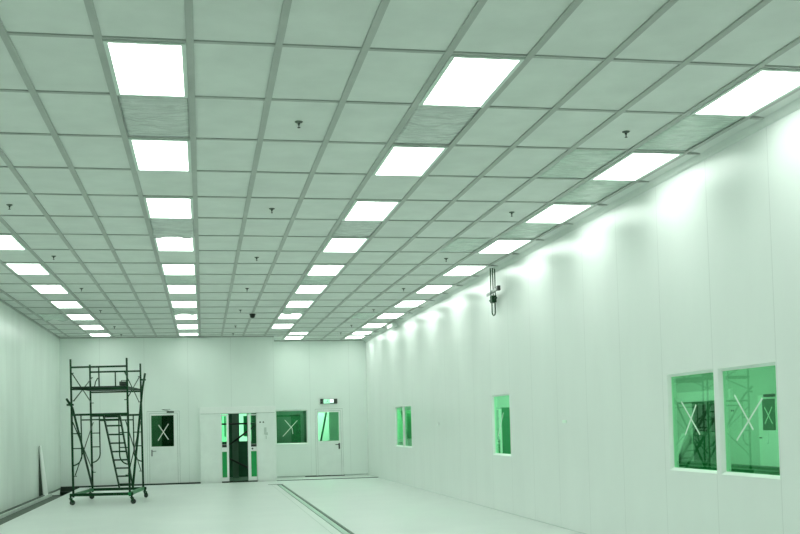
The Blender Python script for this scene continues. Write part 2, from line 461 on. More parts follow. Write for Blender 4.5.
# ------------------------------------------------------------ plastic film over ceiling tiles
def film(i0, i1, r0, r1, m, lab, sag=0.03, seed=1, flap=False):
    rnd = random.Random(seed)
    x0, x1 = LX(i0) + 0.03, LX(i1) - 0.03; y0, y1 = RY(r0) + 0.022, RY(r1) - 0.022
    nx, ny = 16, 24; mb = MB(); vs = []
    ph = [rnd.uniform(0, 6) for _ in range(4)]
    for j in range(ny + 1):
        for i in range(nx + 1):
            u, v = i / nx, j / ny
            ed = min(1, 6 * min(u, 1 - u, v, 1 - v))
            w = math.sin(7 * u + 11 * v + ph[0]) * 0.35 + math.sin(23 * v - 9 * u + ph[1]) * 0.3 + math.sin(31 * u + 17 * v + ph[2]) * 0.2
            z = ZC - 0.005 - ed * (sag * 0.5 + 0.010 * w)
            if flap and v > 0.8: z -= 0.05 * (v - 0.8) / 0.2 * (0.6 + 0.4 * math.sin(9 * u + ph[3]))
            vs.append(mb.bm.verts.new((x0 + (x1 - x0) * u, y0 + (y1 - y0) * v, z)))
    for j in range(ny):
        for i in range(nx):
            a = j * (nx + 1) + i
            f = mb.bm.faces.new((vs[a], vs[a + 1], vs[a + nx + 2], vs[a + nx + 1])); f.smooth = True
    o = mb.build('plastic_film', m)
    s = o.modifiers.new('thickness', 'SOLIDIFY'); s.thickness = 0.0015; s.offset = 1
    tag(o, lab, 'plastic film', 'plastic film taped under ceiling tiles')
film(1, 2, 1, 2, 'film', 'grey crinkled plastic film between the first two lights, second row from left', seed=1)
film(1, 2, 5, 6, 'film', 'grey plastic film with crumpled edge, between third and fourth lights, second row', seed=2, flap=True)
film(1, 2, 9, 10, 'film_pale', 'pale plastic film between fifth and sixth lights, second row from left', seed=3)
film(1, 2, 13, 14, 'film_pale', 'pale plastic film between seventh and eighth lights, second row from left', seed=12, flap=True)
film(5, 6, 1, 2, 'film', 'grey crinkled plastic film between the first two lights, third row from left', seed=4)
film(5, 6, 5, 6, 'film', 'grey crinkled film between third and fourth lights, third row from left', seed=5)
film(5, 6, 9, 10, 'film_pale', 'pale film between fifth and sixth lights, third row from left', seed=6)
film(5, 6, 13, 14, 'film_pale', 'pale film between seventh and eighth lights, third row from left', seed=13, flap=True)
film(9, 10, 1, 2, 'film_green', 'wrinkled greenish film between the two nearest lights beside the right wall', seed=7)
film(8, 9, 2, 3, 'film_green', 'smooth green film over a tile left of the second light by right wall', seed=8, sag=0.015)
film(9, 10, 3, 4, 'film_green', 'greenish film between second and third lights beside the right wall', seed=9)
film(8, 9, 6, 7, 'film_green', 'green film over a tile left of the fourth light by right wall', seed=14, sag=0.015)
film(9, 10, 5, 6, 'film_pale', 'pale film between third and fourth lights beside the right wall', seed=15)
film(-4, -3, 14, 15, 'film_green', 'green film hanging slightly below a tile near the far left corner', seed=10, flap=True)
film(8, 9, 14, 15, 'film_pale', 'pale film hanging below a tile near the far right corner', seed=11, flap=True)

# ------------------------------------------------------------ sprinklers
def sprinkler():
    t = empty('fire_sprinkler', (0, 0, ZC))
    MB().lathe([(0.035, 0), (0.035, -0.004), (0.027, -0.010), (0.014, -0.014)], (0, 0, ZC)).build('escutcheon', 'trench', t)
    MB().lathe([(0.011, -0.012), (0.011, -0.024), (0.007, -0.028), (0.004, -0.042), (0.004, -0.052)], (0, 0, ZC), seg=12).build('nozzle', 'dark', t)
    MB().lathe([(0.010, -0.050), (0.015, -0.053), (0.010, -0.056)], (0, 0, ZC), seg=14).build('deflector', 'dark', t)
    return t
sp0 = None
for col, side in ((-1.5, 'left'), (3.5, 'middle'), (8.5, 'right')):
    n = 0
    for r in (1.5, 4.5, 7.5, 10.5, 13.5, 16.5, 18.3):
        if col == -1.5 and r < 4: continue
        if sp0 is None: sp0 = sprinkler(); s_ = sp0
        else: s_ = copy_tree(sp0)
        s_.location = (LX(col), RY(r), ZC)
        tag(s_, 'small dark pendant fire sprinkler, %s of the %s line of sprinklers' % (ORD[n], side), 'sprinkler', 'fire sprinklers under the ceiling'); n += 1
t = empty('dome_camera', (LX(4), RY(14.1), ZC - HB))
MB().lathe([(0.07, 0), (0.07, -0.02), (0.062, -0.03)], (LX(4), RY(14.1), ZC - HB)).build('camera_base', 'dark', t)
MB().lathe([(0.06, -0.03), (0.057, -0.055), (0.045, -0.08), (0.025, -0.094), (0.0, -0.098)], (LX(4), RY(14.1), ZC - HB)).build('dome', 'dark', t)
tag(t, 'black dome on a ceiling grid bar near the far end', 'dome camera')

# ------------------------------------------------------------ hanging bracket fixture by the right wall
t = empty('hanging_bracket', (4.86, 16.9, ZC - 0.03))
ZT = ZC - 0.026
for xr in (4.812, 4.852, 4.888):
    MB().tube([(xr, 16.9, ZT), (xr, 16.9, 3.60)], 0.011, 8).build('hanging_rod', 'scaf', t)
MB().obox((4.83, 17.20, 3.685), (4.83, 16.52, 3.715), 0.03, 0.045).build('cross_arm', 'steel', t, label='grey steel cross arm')
MB().box(4.81, 16.48, 3.68, 4.86, 16.56, 3.76, bev=0.004).build('end_cap', 'dark', t)
MB().box(4.81, 16.83, 3.52, 4.89, 16.97, 3.64, bev=0.01).tube([(4.85, 16.70, 3.58), (4.85, 17.12, 3.58)], 0.016, 8).build('clamp', 'scaf', t)
MB().tube([(4.825, 16.9, 3.54), (4.825, 16.9, 3.35), (4.832, 16.9, 3.32), (4.852, 16.9, 3.305), (4.872, 16.9, 3.32), (4.879, 16.9, 3.35), (4.879, 16.9, 3.54)], 0.012, 8).build('loop', 'scaf', t)
tag(t, 'dark rods with a grey cross arm hanging from the ceiling beside the right wall', 'hanging bracket')
t = MB().box(4.77, 25.95, 4.00, 4.90, 26.75, ZC - 0.03, bev=0.015).build('white_box', 'frame')
tag(t, 'small white box tucked under the ceiling edge, far along the right wall', 'box')
t = MB().box(XR - 0.012, 21.63, 1.47, XR, 21.71, 1.53, bev=0.003).build('wall_switch', 'frame')
tag(t, 'tiny pale switch plate on the right wall between the two far windows', 'switch')

# ------------------------------------------------------------ windows
def strip_between(mb, a, b_, w, off):
    mb.obox(a, b_, off, w, up=(0, 0, 1))
def tape_x(parent, plane, pos, segs, w=0.022):
    """tape strips on the glass; plane 'x' or 'y'; segs of ((u,z),(u,z))"""
    mb = MB()
    for (a, c) in segs:
        a = Vector(a); c = Vector(c); d = (c - a).normalized(); n = Vector((-d.y, d.x)) * w / 2
        q = [a - n, a + n, c + n, c - n]
        if plane == 'x': mb.poly([(pos, p.x, p.y) for p in q], (0.001, 0, 0))
        else: mb.poly([(p.x, pos, p.y) for p in q], (0, -0.001, 0))
    mb.build('tape_cross', 'tape', parent, label='pale tape crossed on the glass')
def bevel_frame(mb, axis, pos, a0, a1, z0, z1, w, d, side):
    """picture-frame moulding sloping inwards: outer edge flush with the wall at pos, inner edge set back d"""
    def V(u, z, dep): return mb.bm.verts.new((pos + dep, u, z) if axis == 'x' else (u, pos + dep, z))
    loops = []
    for ins, dep in ((-0.004, 0.06), (-0.004, -0.003), (0.0, -0.003), (w, d), (w, 0.06)):
        loops.append([V(a0 + ins, z0 + ins, dep), V(a1 - ins, z0 + ins, dep), V(a1 - ins, z1 - ins, dep), V(a0 + ins, z1 - ins, dep)])
    for i in range(5):
        A, B = loops[i], loops[(i + 1) % 5]
        for k in side: mb.bm.faces.new((A[k], A[(k + 1) % 4], B[(k + 1) % 4], B[k]))
def window_x(n, y0, y1, glass, tapes, label):
    t = empty('window_%d' % n, (XR + 0.05, (y0 + y1) / 2, WZ0)); t['kind'] = 'structure'; t['label'] = label
    w = 0.027
    f = MB(); bevel_frame(f, 'x', XR, y0, y1, WZ0, WZ1, w, 0.03, (1, 2, 3)); f.build('window_frame', 'frame', t)
    f = MB(); bevel_frame(f, 'x', XR, y0, y1, WZ0, WZ1, w, 0.03, (0,)); f.build('window_sill', 'frame', t)
    MB().box(XR + 0.034, y0 + w - 0.01, WZ0 + w - 0.01, XR + 0.040, y1 - w + 0.01, WZ1 - w + 0.01).build('window_pane', glass, t)
    if tapes: tape_x(t, 'x', XR + 0.0325, tapes)
window_x(1, 8.32, 9.36, 'glass', [((9.12, 1.705), (8.80, 1.375)), ((8.62, 1.66), (9.11, 1.275))], 'right half of the near window pair in the right wall')
window_x(2, 9.45, 10.49, 'glass', [((10.24, 1.67), (9.85, 1.326)), ((9.91, 1.63), (10.18, 1.32))], 'left half of the near window pair in the right wall')
window_x(3, 16.39, 17.46, 'glass_mid', [((16.88, 1.66), (17.24, 1.26)), ((17.12, 1.51), (17.03, 1.31))], 'single window in the middle of the right wall')
window_x(4, 24.60, 25.62, 'glass_mid', None, 'nearer half of the far window pair in the right wall')
window_x(5, 25.70, 26.73, 'glass_mid', None, 'farther half of the far window pair in the right wall')
# window in the recess
t = empty('window_6', (2.62, YR + 0.05, 1.01)); t['kind'] = 'structure'; t['label'] = 'square window with crossed tape in the recess'
f = MB(); bevel_frame(f, 'y', YR, 2.144, 3.106, 1.0, 2.024, 0.03, 0.05, (1, 2, 3)); f.build('window_frame', 'frame', t)
f = MB(); bevel_frame(f, 'y', YR, 2.144, 3.106, 1.0, 2.024, 0.03, 0.05, (0,)); f.build('window_sill', 'frame', t)
MB().box(2.165, YR + 0.052, 1.02, 3.085, YR + 0.057, 2.004).build('window_pane', 'glass_mid', t)
tape_x(t, 'y', YR + 0.0515, [((2.427, 1.728), (2.64, 1.47)), ((2.64, 1.47), (2.66, 1.301)), ((2.80, 1.705), (2.357, 1.233))], 0.02)

# ------------------------------------------------------------ hinged doors
def hinged(n, x0, x1, z0, z1, y, pane, glass, handle_side, label, tapes=None, closer=None):
    t = empty('door_%d' % n, ((x0 + x1) / 2, y, z0)); t['kind'] = 'structure'; t['label'] = label
    w = 0.05
    f = MB(); a, c = y - 0.012, y + 0.09
    f.box(x0, a, z0, x0 + w, c, z1); f.box(x1 - w, a, z0, x1, c, z1); f.box(x0 + w, a, z1 - w, x1 - w, c, z1)
    f.build('door_frame', 'door', t)
    s = MB(); g_ = 0.008
    s.box(x0 - 0.006, y - 0.004, z0, x0, y + 0.01, z1 + 0.006); s.box(x1, y - 0.004, z0, x1 + 0.006, y + 0.01, z1 + 0.006); s.box(x0 - 0.006, y - 0.004, z1, x1 + 0.006, y + 0.01, z1 + 0.008)
    s.box(x0 + w, y + 0.02, z0, x0 + w + g_, y + 0.03, z1 - w); s.box(x1 - w - g_, y + 0.02, z0, x1 - w, y + 0.03, z1 - w); s.box(x0 + w, y + 0.02, z1 - w - g_, x1 - w, y + 0.03, z1 - w)
    s.build('door_seal', 'gasket', t, label='dark seal line round the door')
    lf = holed('y', y - 0.002, 0.045, x0 + w + g_, x1 - w - g_, z0 + 0.012, z1 - w - g_, [pane])
    leaf = lf.build('door_leaf', 'door', t)
    px0, px1, pz0, pz1 = pane
    fr = MB(); q = 0.018; ya, yc = y - 0.010, y - 0.002
    fr.box(px0 - q, ya, pz0 - q, px0, yc, pz1 + q); fr.box(px1, ya, pz0 - q, px1 + q, yc, pz1 + q)
    fr.box(px0, ya, pz1, px1, yc, pz1 + q); fr.box(px0, ya, pz0 - q, px1, yc, pz0)
    fr.build('glazing_bead', 'frame', leaf)
    gl = MB().box(px0, y + 0.012, pz0, px1, y + 0.018, pz1).build('door_pane', glass, leaf)
    if tapes: tape_x(leaf, 'y', y + 0.0105, tapes, 0.026)
    hx = x0 + w + 0.07 if handle_side == 'l' else x1 - w - 0.07
    dx = 0.12 if handle_side == 'l' else -0.12
    h = MB(); h.box(hx - 0.022, y - 0.012, z0 + 0.90 - 0.11, hx + 0.022, y - 0.002, z0 + 0.90 + 0.07, bev=0.004)
    h.tube([(hx, y - 0.012, z0 + 0.93), (hx, y - 0.055, z0 + 0.93), (hx + dx, y - 0.055, z0 + 0.93)], 0.011, 8)
    h.lathe([(0.016, -0.012), (0.016, -0.022)], (hx, y, z0 + 0.83), 'y', 12)
    h.build('door_handle', 'steel' if handle_side == 'l' else 'dark', leaf, label='dark metal lever handle')
    if closer:
        h = MB(); h.box(closer, y - 0.055, z1 - 0.045, closer + 0.20, y - 0.012, z1 + 0.005, bev=0.006)
        h.obox((closer + 0.05, y - 0.05, z1 + 0.012), (closer - 0.12, y - 0.15, z1 + 0.05), 0.018, 0.01)
        h.obox((closer - 0.12, y - 0.15, z1 + 0.05), (closer + 0.10, y - 0.02, z1 + 0.055), 0.018, 0.01)
        h.build('door_closer', 'trench', t, label='dark grey metal door closer')
    return t
hinged(1, *D1, YB, (-1.425, -0.81, 1.055, 1.925), 'glass_door', 'l', 'white door with a dark taped window, left on the back wall',
       [((-1.228, 1.66), (-0.960, 1.245)), ((-0.955, 1.685), (-1.245, 1.226))], closer=-1.0)
hinged(3, *D3, YR, (3.42, 4.06, 1.065, 1.935), 'glass_mid', 'r', 'white door with a bright green window under the exit sign')

# ------------------------------------------------------------ sliding door unit
yF = 29.70
t = empty('door_2', (0.96, yF, 0)); t['kind'] = 'structure'; t['label'] = 'automatic sliding door standing half open in the back wall'
MB().box(-0.09, yF, -0.09, 0.495, YB - 0.001, 1.93, bev=0.006).build('side_panel', 'door', t)
MB().box(1.495, yF, -0.09, 2.015, YB - 0.001, 1.93, bev=0.006).build('side_panel', 'door', t)
MB().box(-0.09, yF - 0.02, 1.94, 2.02, YB - 0.001, 2.125, bev=0.008).build('track_housing', 'frame', t)
MB().box(-0.07, yF + 0.01, 1.925, 2.0, YB - 0.002, 1.945).build('shadow_gap', 'gasket', t)
def slide_leaf(x0, x1, jam, other):
    ya, yb = yF + 0.06, yF + 0.10
    lf = holed('y', ya, yb - ya, x0, x1, 0.03, 1.90, [(x0 + other, x1 - jam, 1.06, 1.87), (x0 + other, x1 - jam, 0.14, 0.86)]) if jam < 0.08 or True else None
    o = lf.build('sliding_leaf', 'frame', t)
    MB().box(x0 + other, ya + 0.016, 1.06, x1 - jam, ya + 0.022, 1.87).build('leaf_pane', 'glass_mid', o)
    MB().box(x0 + other, ya + 0.016, 0.14, x1 - jam, ya + 0.022, 0.86).build('kick_panel', 'green_panel', o, label='saturated green lower panel')
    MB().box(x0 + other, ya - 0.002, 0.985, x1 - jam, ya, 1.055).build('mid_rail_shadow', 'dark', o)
    return o
slide_leaf(0.50, 0.705, 0.06, 0.014)
o = slide_leaf(1.235, 1.49, 0.014, 0.085)
MB().lathe([(0.026, 0), (0.026, -0.012), (0.018, -0.02)], (1.36, yF + 0.058, 0.93), 'y', 14).build('lock_knob', 'dark', o)
h = MB(); h.box(1.69, yF - 0.012, 1.32, 1.76, yF, 1.52, bev=0.004); h.box(1.725, yF - 0.05, 1.30, 1.80, yF - 0.012, 1.38, bev=0.006); h.box(1.735, yF - 0.03, 1.19, 1.76, yF, 1.28, bev=0.003)
tag(h.build('wall_intercom', 'ledge'), 'small grey-white handset unit on the panel right of the sliding door', 'intercom')
for k, x in enumerate((1.585, 1.675)):
    o = MB().lathe([(0.022, 0), (0.022, -0.010), (0.015, -0.016)], (x, yF, 1.67), 'y', 12).build('push_button', 'dark')
    tag(o, '%s of two small dark round buttons beside the sliding door' % ('left' if k == 0 else 'right'), 'button', 'buttons beside the sliding door')

# ------------------------------------------------------------ exit sign
t = empty('exit_sign', (3.74, YR, 2.22))
y = YR
MB().box(3.50, y - 0.05, 2.19, 4.02, y, 2.34, bev=0.006).build('sign_body', 'trench', t)
MB().box(3.60, y - 0.054, 2.20, 3.80, y - 0.05, 2.33).build('sign_face', 'exit_green', t, label='glowing green pictogram half')
MB().box(3.80, y - 0.054, 2.215, 3.91, y - 0.05, 2.33).build('sign_face', 'exit_white', t, label='glowing white arrow half')
# running figure and doorway strokes
q = MB()
q.lathe([(0.010, 0), (0.010, -0.002)], (3.735, y - 0.054, 2.312), 'y', 12)
for a, c in (((3.728, 2.298), (3.715, 2.262)), ((3.715, 2.262), (3.745, 2.242)), ((3.745, 2.242), (3.738, 2.212)), ((3.715, 2.262), (3.690, 2.238)), ((3.690, 2.238), (3.668, 2.232)), ((3.726, 2.292), (3.752, 2.275)), ((3.722, 2.29), (3.695, 2.272))):
    q.obox((a[0], y - 0.055, a[1]), (c[0], y - 0.055, c[1]), 0.002, 0.012)
q.box(3.640, y - 0.056, 2.215, 3.646, y - 0.054, 2.32); q.box(3.77, y - 0.056, 2.215, 3.776, y - 0.054, 2.32)
q.build('running_figure', 'exit_mid', t)
q = MB(); q.box(3.81, y - 0.056, 2.205, 3.92, y - 0.054, 2.222)
q.obox((3.825, y - 0.055, 2.275), (3.885, y - 0.055, 2.275), 0.002, 0.010)
q.obox((3.885, y - 0.055, 2.275), (3.865, y - 0.055, 2.292), 0.002, 0.008); q.obox((3.885, y - 0.055, 2.275), (3.865, y - 0.055, 2.258), 0.002, 0.008)
q.build('arrow', 'exit_mid', t)
q = MB(); q.box(3.915, y - 0.056, 2.195, 3.935, y - 0.05, 2.335); q.box(3.935, y - 0.056, 2.325, 4.015, y - 0.05, 2.335)
q.box(3.935, y - 0.056, 2.195, 4.015, y - 0.05, 2.21); q.box(4.0, y - 0.056, 2.21, 4.015, y - 0.05, 2.325); q.box(3.935, y - 0.056, 2.262, 3.98, y - 0.05, 2.272)
q.lathe([(0.026, 0), (0.030, -0.03), (0.022, -0.034)], (3.535, y - 0.05, 2.30), 'y', 14)
q.lathe([(0.026, 0), (0.030, -0.03), (0.022, -0.034)], (3.535, y - 0.05, 2.222), 'y', 14)
q.build('battery_lamp_housing', 'dark', t, label='dark ends of the sign with lamp heads')
tag(t, 'small lit green and white exit sign box above the door in the recess', 'exit sign')

# ------------------------------------------------------------ leaning white board by the left wall
o = MB().poly([(-3.85, 26.02, 1.21), (-3.845, 26.26, 1.21), (-3.70, 26.26, 0.002), (-3.76, 26.02, 0.002)], (0.02, -0.004, 0.0)).build('leaning_board', 'board')
tag(o, 'narrow white board leaning against the left wall near the far corner', 'board')
MB().poly([(-3.855, 26.0, 1.18), (-3.857, 26.0, 0.003), (-3.765, 26.0, 0.003)], (0, 0.01, 0)).build('gap_shade', 'dark_gap', o, label='dark wedge painting the shade between board and wall')  # dark wedge stands in for the shade behind the leaning board
t = MB().box(XR - 0.012, 13.70, 1.47, XR, 13.84, 1.51, bev=0.002).build('wall_sticker', 'tape'); tag(t, 'tiny pale sticker on the right wall left of the near windows', 'sticker')
# ------------------------------------------------------------ scaffold tower
FL = Vector((-2.695, 22.52)); FR = Vector((-1.545, 22.30)); BL = Vector((-2.500, 24.40)); BR = Vector((-1.380, 24.22))
def P(u, v, z):           # u: left-right 0..1, v: front-back 0..1
    a = FL.lerp(FR, u); c = BL.lerp(BR, u); q = a.lerp(c, v); return Vector((q.x + 0.036 * (1 - z / 3.0), q.y, z))
root = empty('scaffold_tower', tuple(P(0.5, 0.5, 0)))
ZBm = 0.212
for v, lab in ((0, 'front'), (1, 'rear')):
    MB().obox(P(-0.06, v, ZBm), P(1.06, v, ZBm), 0.05, 0.06).build('base_beam', 'scaf', root)
MB().obox(P(0, 0, ZBm), P(0, 1, ZBm), 0.05, 0.06).build('base_beam', 'scaf_highlight', root)
MB().obox(P(1, -0.02, ZBm), P(1, 1.03, ZBm), 0.055, 0.07).build('base_beam', 'scaf_highlight', root, label='side beam of the base, highlight painted in as brighter green')
RP = 0.023
def inner_pts(us, ud, v, ztop):
    """inner upright of a walk-through frame with its curved foot; us post u, ud inner u"""
    pts = [P(ud, v, ztop), P(ud, v, 1.02)]
    for k in range(1, 7):
        a = k / 6 * math.pi / 2
        pts.append(P(ud + (us - ud) * (1 - math.cos(a)), v, 1.02 - 0.2 * math.sin(a)))
    return pts
for v in (0, 1):
    f = MB()
    for u in (0, 1): f.tube([P(u, v, 0.16), P(u, v, 1.90)], RP)
    f.tube([P(0, v, 1.87), P(1, v, 1.87)], RP)
    i0, i1 = 0.165, 0.835
    f.tube([P(i0, v, 1.76), P(i1, v, 1.76)], 0.014, 8)
    f.tube(inner_pts(0, i0, v, 1.87), 0.014, 8); f.tube(inner_pts(1, i1, v, 1.87), 0.014, 8)
    for z in (1.48, 1.17):
        f.tube([P(0, v, z), P(i0, v, z)], 0.011, 8); f.tube([P(i1, v, z), P(1, v, z)], 0.011, 8)
    f.build('lower_frame', 'scaf', root)
    f = MB()
    for u in (0, 1): f.tube([P(u, v, 1.90), P(u, v, 3.03)], RP - 0.002)
    g2 = MB(); g2.tube([P(0, v, 2.86), P(1, v, 2.86)], 0.02)
    g2.tube([P(0.5, v, 2.86), P(0.5, v, 2.44)], 0.014, 8); g2.build('guard_rail', 'scaf', root)
    MB().tube([P(0, v, 2.40), P(1, v, 2.40)], 0.018).build('cross_rail', 'scaf', root)
    for u, s in ((0, 1), (1, -1)):
        f.tube([P(u, v, 2.72), P(u + s * 0.05, v, 2.74)], 0.009, 6); f.tube([P(u, v, 2.16), P(u + s * 0.06, v, 2.16)], 0.009, 6)
        f.tube([P(u, v, 0.60), P(u + s * 0.07, v, 0.60)], 0.009, 6)
    f.build('upper_frame', 'scaf', root)
for u in (0, 1):
    for za, zb in ((0.62, 1.72), (1.72, 0.62), (2.16, 2.74), (2.74, 2.16)):
        uu = u + (0.03 if u == 0 else -0.03)
        off = 0.012 if za < zb else -0.012
        MB().tube([P(uu + off, 0.0, za), P(uu + off, 1.0, zb)], 0.011, 8).build('cross_brace', 'scaf', root)
MB().obox(P(0.5, -0.03, 2.435), P(0.5, 1.03, 2.442), 1.10, 0.032).build('platform_board', 'plank', root)
# stabiliser poles leaning along the two sides
MB().tube([P(-0.075, -0.02, 2.20), P(-0.02, 0.10, 2.02), P(0.0, 0.98, 0.30)], 0.024).build('stabilizer_pole', 'scaf', root)
MB().tube([P(1.09, 1.0, 2.80), P(1.05, 0.92, 2.45), P(1.04, 0.05, 0.32)], 0.024).build('stabilizer_pole', 'scaf', root)
MB().obox(P(-0.08, -0.01, 2.08), P(0.04, 0, 2.08), 0.04, 0.04).build('coupler', 'scaf', root)
MB().obox(P(1.0, 1, 2.66), P(1.10, 1.0, 2.66), 0.04, 0.04).build('coupler', 'scaf', root)
# ladder
lad = MB()
tl, tr_, bl, br = Vector((-2.04, 22.47, 1.87)), Vector((-1.71, 22.43, 1.87)), Vector((-1.87, 24.24, 0.25)), Vector((-1.57, 24.20, 0.25))
lad.obox(tl, bl, 0.03, 0.055); lad.obox(tr_, br, 0.03, 0.055)
lo = lad.build('ladder', 'scaf', root)
for k in range(9):
    a = tl.lerp(bl, (k + 0.3) / 8.7); c = tr_.lerp(br, (k + 0.3) / 8.7)
    MB().tube([a, c], 0.017, 8).build('rung', 'scaf', lo)
# casters
for (u, v), ang in zip(((0, 0), (1, 0), (0, 1), (1, 1)), (0.5, -0.4, 0.3, 0.9)):
    p = P(u + (-0.05 if u == 0 else 0.03), v, 0)
    d = Vector((math.cos(ang), math.sin(ang), 0)); n = Vector((-d.y, d.x, 0))
    f = MB(); f.tube([p + Vector((0, 0, 0.19)), p + Vector((0, 0, 0.135))], 0.022)
    f.obox(p + n * 0.028 + Vector((0, 0, 0.142)), p + n * 0.028 + d * 0.035 + Vector((0, 0, 0.06)), 0.006, 0.04, up=d)
    f.obox(p - n * 0.028 + Vector((0, 0, 0.142)), p - n * 0.028 + d * 0.035 + Vector((0, 0, 0.06)), 0.006, 0.04, up=d)
    f.obox(p - d * 0.03 + Vector((0, 0, 0.138)), p + d * 0.04 + Vector((0, 0, 0.138)), 0.065, 0.012)
    fk = f.build('caster', 'scaf', root)
    w = MB(); cz = 0.0545; cc = p + d * 0.035 + Vector((0, 0, cz))
    rings = []
    for s, r_ in ((-0.015, 0.045), (-0.013, 0.054), (0.013, 0.054), (0.015, 0.045)):
        rings.append([w.bm.verts.new(cc + n * s + d * r_ * math.cos(2 * math.pi * k / 20) + Vector((0, 0, r_ * math.sin(2 * math.pi * k / 20)))) for k in range(20)])
    for r0, r1 in zip(rings, rings[1:]):
        for k in range(20): w.bm.faces.new((r0[k], r0[(k + 1) % 20], r1[(k + 1) % 20], r1[k]))
    w.bm.faces.new(rings[0]); w.bm.faces.new(rings[-1])
    w.build('wheel', 'rubber', fk, label='black rubber wheel')
tag(root, 'dark green tubular scaffold tower on four casters with a ladder, near the left wall', 'scaffold')
# things on the platform
p = P(0.93, 0.03, 2.459)
o = MB().box(p.x - 0.09, p.y - 0.02, p.z, p.x + 0.08, p.y + 0.20, p.z + 0.085, bev=0.015).tube([(p.x - 0.06, p.y + 0.09, p.z + 0.08), (p.x - 0.05, p.y + 0.09, p.z + 0.11), (p.x + 0.04, p.y + 0.09, p.z + 0.11), (p.x + 0.05, p.y + 0.09, p.z + 0.08)], 0.008, 6).build('tool_box', 'dark')
tag(o, 'small black tool box on the right end of the scaffold platform', 'tool box')
p = P(0.02, 0.72, 2.4595)
o = MB().tube([(p.x - 0.22, p.y, p.z + 0.012), (p.x + 0.02, p.y, p.z + 0.014), (p.x + 0.08, p.y, p.z + 0.06), (p.x + 0.10, p.y, p.z + 0.16), (p.x + 0.15, p.y, p.z + 0.24)], 0.012, 8).build('bent_hose', 'scaf')
o.location.x += 0.10
tag(o, 'short bent dark hose lying on the left end of the scaffold platform', 'hose')

# ------------------------------------------------------------ spaces seen through the glass
# room beyond the right wall
RX = 13.9
b = MB(); b.box(XR + 0.1, 2, -0.05, RX + 0.1, 36, 0.0); struct('floor_beyond', b, 'room_mid')
b = MB(); b.box(XR + 0.1, 2, 3.6, RX + 0.1, 36, 3.65); struct('ceiling_beyond', b, 'room_pale')
b = MB(); b.box(RX, 2, 0, RX + 0.1, 36, 3.6); struct('wall_beyond_right', b, 'room_pale')
b = MB(); b.box(XR + 0.1, 36, 0, RX, 36.1, 3.6); b.box(XR + 0.1, 1.9, 0, RX, 2, 3.6); struct('wall_beyond_ends', b, 'room_pale')
b = MB(); b.box(XR + 0.1, 22.5, 0, 8.5, 22.6, 3.6); b.box(8.5, 22.5, 0, 8.6, 33, 3.6); b.box(XR + 0.1, 33, 0, 8.6, 33.1, 3.6)
struct('wall_beyond_cubicle', b, 'room_pale')
t = empty('next_room_light', (9.5, 15, 3.55))
for k, yy_ in enumerate((9, 12, 15, 18, 21, 24, 27, 30)):  # unseen panels added to light the room beyond the right wall
    o = MB().box(10.2, yy_ - 0.6, 3.57, 10.8, yy_ + 0.6, 3.6).build('ceiling_light', 'added_lamp'); tag(o, 'added light panel in the room behind the right wall, not visible in the photo', 'ceiling light', 'added lights in the next room')
bpy.data.objects.remove(t)
for k, yy_ in enumerate((8, 12, 16, 20)):  # second unseen row, added to brighten this room further
    o = MB().box(6.6, yy_ - 0.6, 3.57, 7.2, yy_ + 0.6, 3.6).build('ceiling_light', 'added_lamp'); tag(o, 'added light panel in the room behind the right wall, not visible in the photo', 'ceiling light', 'added lights in the next room')
o = MB().box(6.2, 26, 3.57, 6.8, 27.2, 3.6).build('ceiling_light', 'added_lamp'); tag(o, 'added unseen light panel in the small room behind the far right windows', 'ceiling light')  # unseen, added to brighten the small room
# far door with a dark window
t = empty('door_4', (RX, 23.8, 0)); t['kind'] = 'structure'; t['label'] = 'door with a dark taped window seen through the near window pair'
MB().box(RX - 0.04, 23.25, 0, RX - 0.001, 24.3, 2.02, bev=0.004).build('door_leaf', 'door', t)
MB().box(RX - 0.05, 23.5, 1.14, RX - 0.04, 24.08, 1.92).build('door_pane', 'room_dark', t)
MB().box(RX - 0.12, 23.45, 1.97, RX - 0.04, 23.9, 2.04, bev=0.01).build('door_closer', 'dark', t)
MB().tube([(RX - 0.04, 24.2, 0.95), (RX - 0.09, 24.2, 0.95), (RX - 0.09, 24.08, 0.95)], 0.012, 8).build('door_handle', 'dark', t)
tape_x(t, 'x', RX - 0.053, [((23.62, 1.72), (23.98, 1.30)), ((23.98, 1.72), (23.62, 1.30))], 0.03)
MB().tube([(RX - 0.06, 23.85, 1.12), (RX - 0.06, 23.85, 0.82), (RX - 0.06, 23.95, 0.80)], 0.02, 8).build('pull_bar', 'frame', t)
t = empty('door_5', (RX, 27, 0)); t['kind'] = 'structure'; t['label'] = 'dark double sliding door seen through the near window pair'
MB().box(RX - 0.10, 25.6, 1.96, RX - 0.001, 28.75, 2.24, bev=0.01).build('track_housing', 'frame', t)
for a in (26.98, 25.95):
    f = holed('x', RX - 0.06, 0.04, a - 0.02, a + 0.92, 0.03, 1.94, [(a + 0.06, a + 0.84, 1.10, 1.86), (a + 0.06, a + 0.84, 0.3, 0.98)])
    lf = f.build('sliding_leaf', 'room_mid', t)
    MB().box(RX - 0.04, a + 0.06, 1.10, RX - 0.03, a + 0.84, 1.86).build('leaf_pane', 'dark', lf)
    MB().box(RX - 0.04, a + 0.06, 0.3, RX - 0.03, a + 0.84, 0.98).build('kick_panel', 'room_dark', lf)
o = MB().box(RX - 0.5, 28.8, 0.0, RX - 0.1, 29.6, 0.85, bev=0.02).build('dark_cabinet', 'room_dark'); tag(o, 'low dark cabinet seen through the left pane of the near window pair', 'cabinet')
o = MB().poly([(RX - 0.5, 28.35, 0.0), (RX - 0.5, 28.62, 0.0), (RX - 0.14, 28.35, 1.05), (RX - 0.14, 28.05, 1.05)], (-0.05, 0, 0)).build('pale_board', 'frame'); tag(o, 'pale panel leaning beside the dark sliding door beyond the window', 'panel')
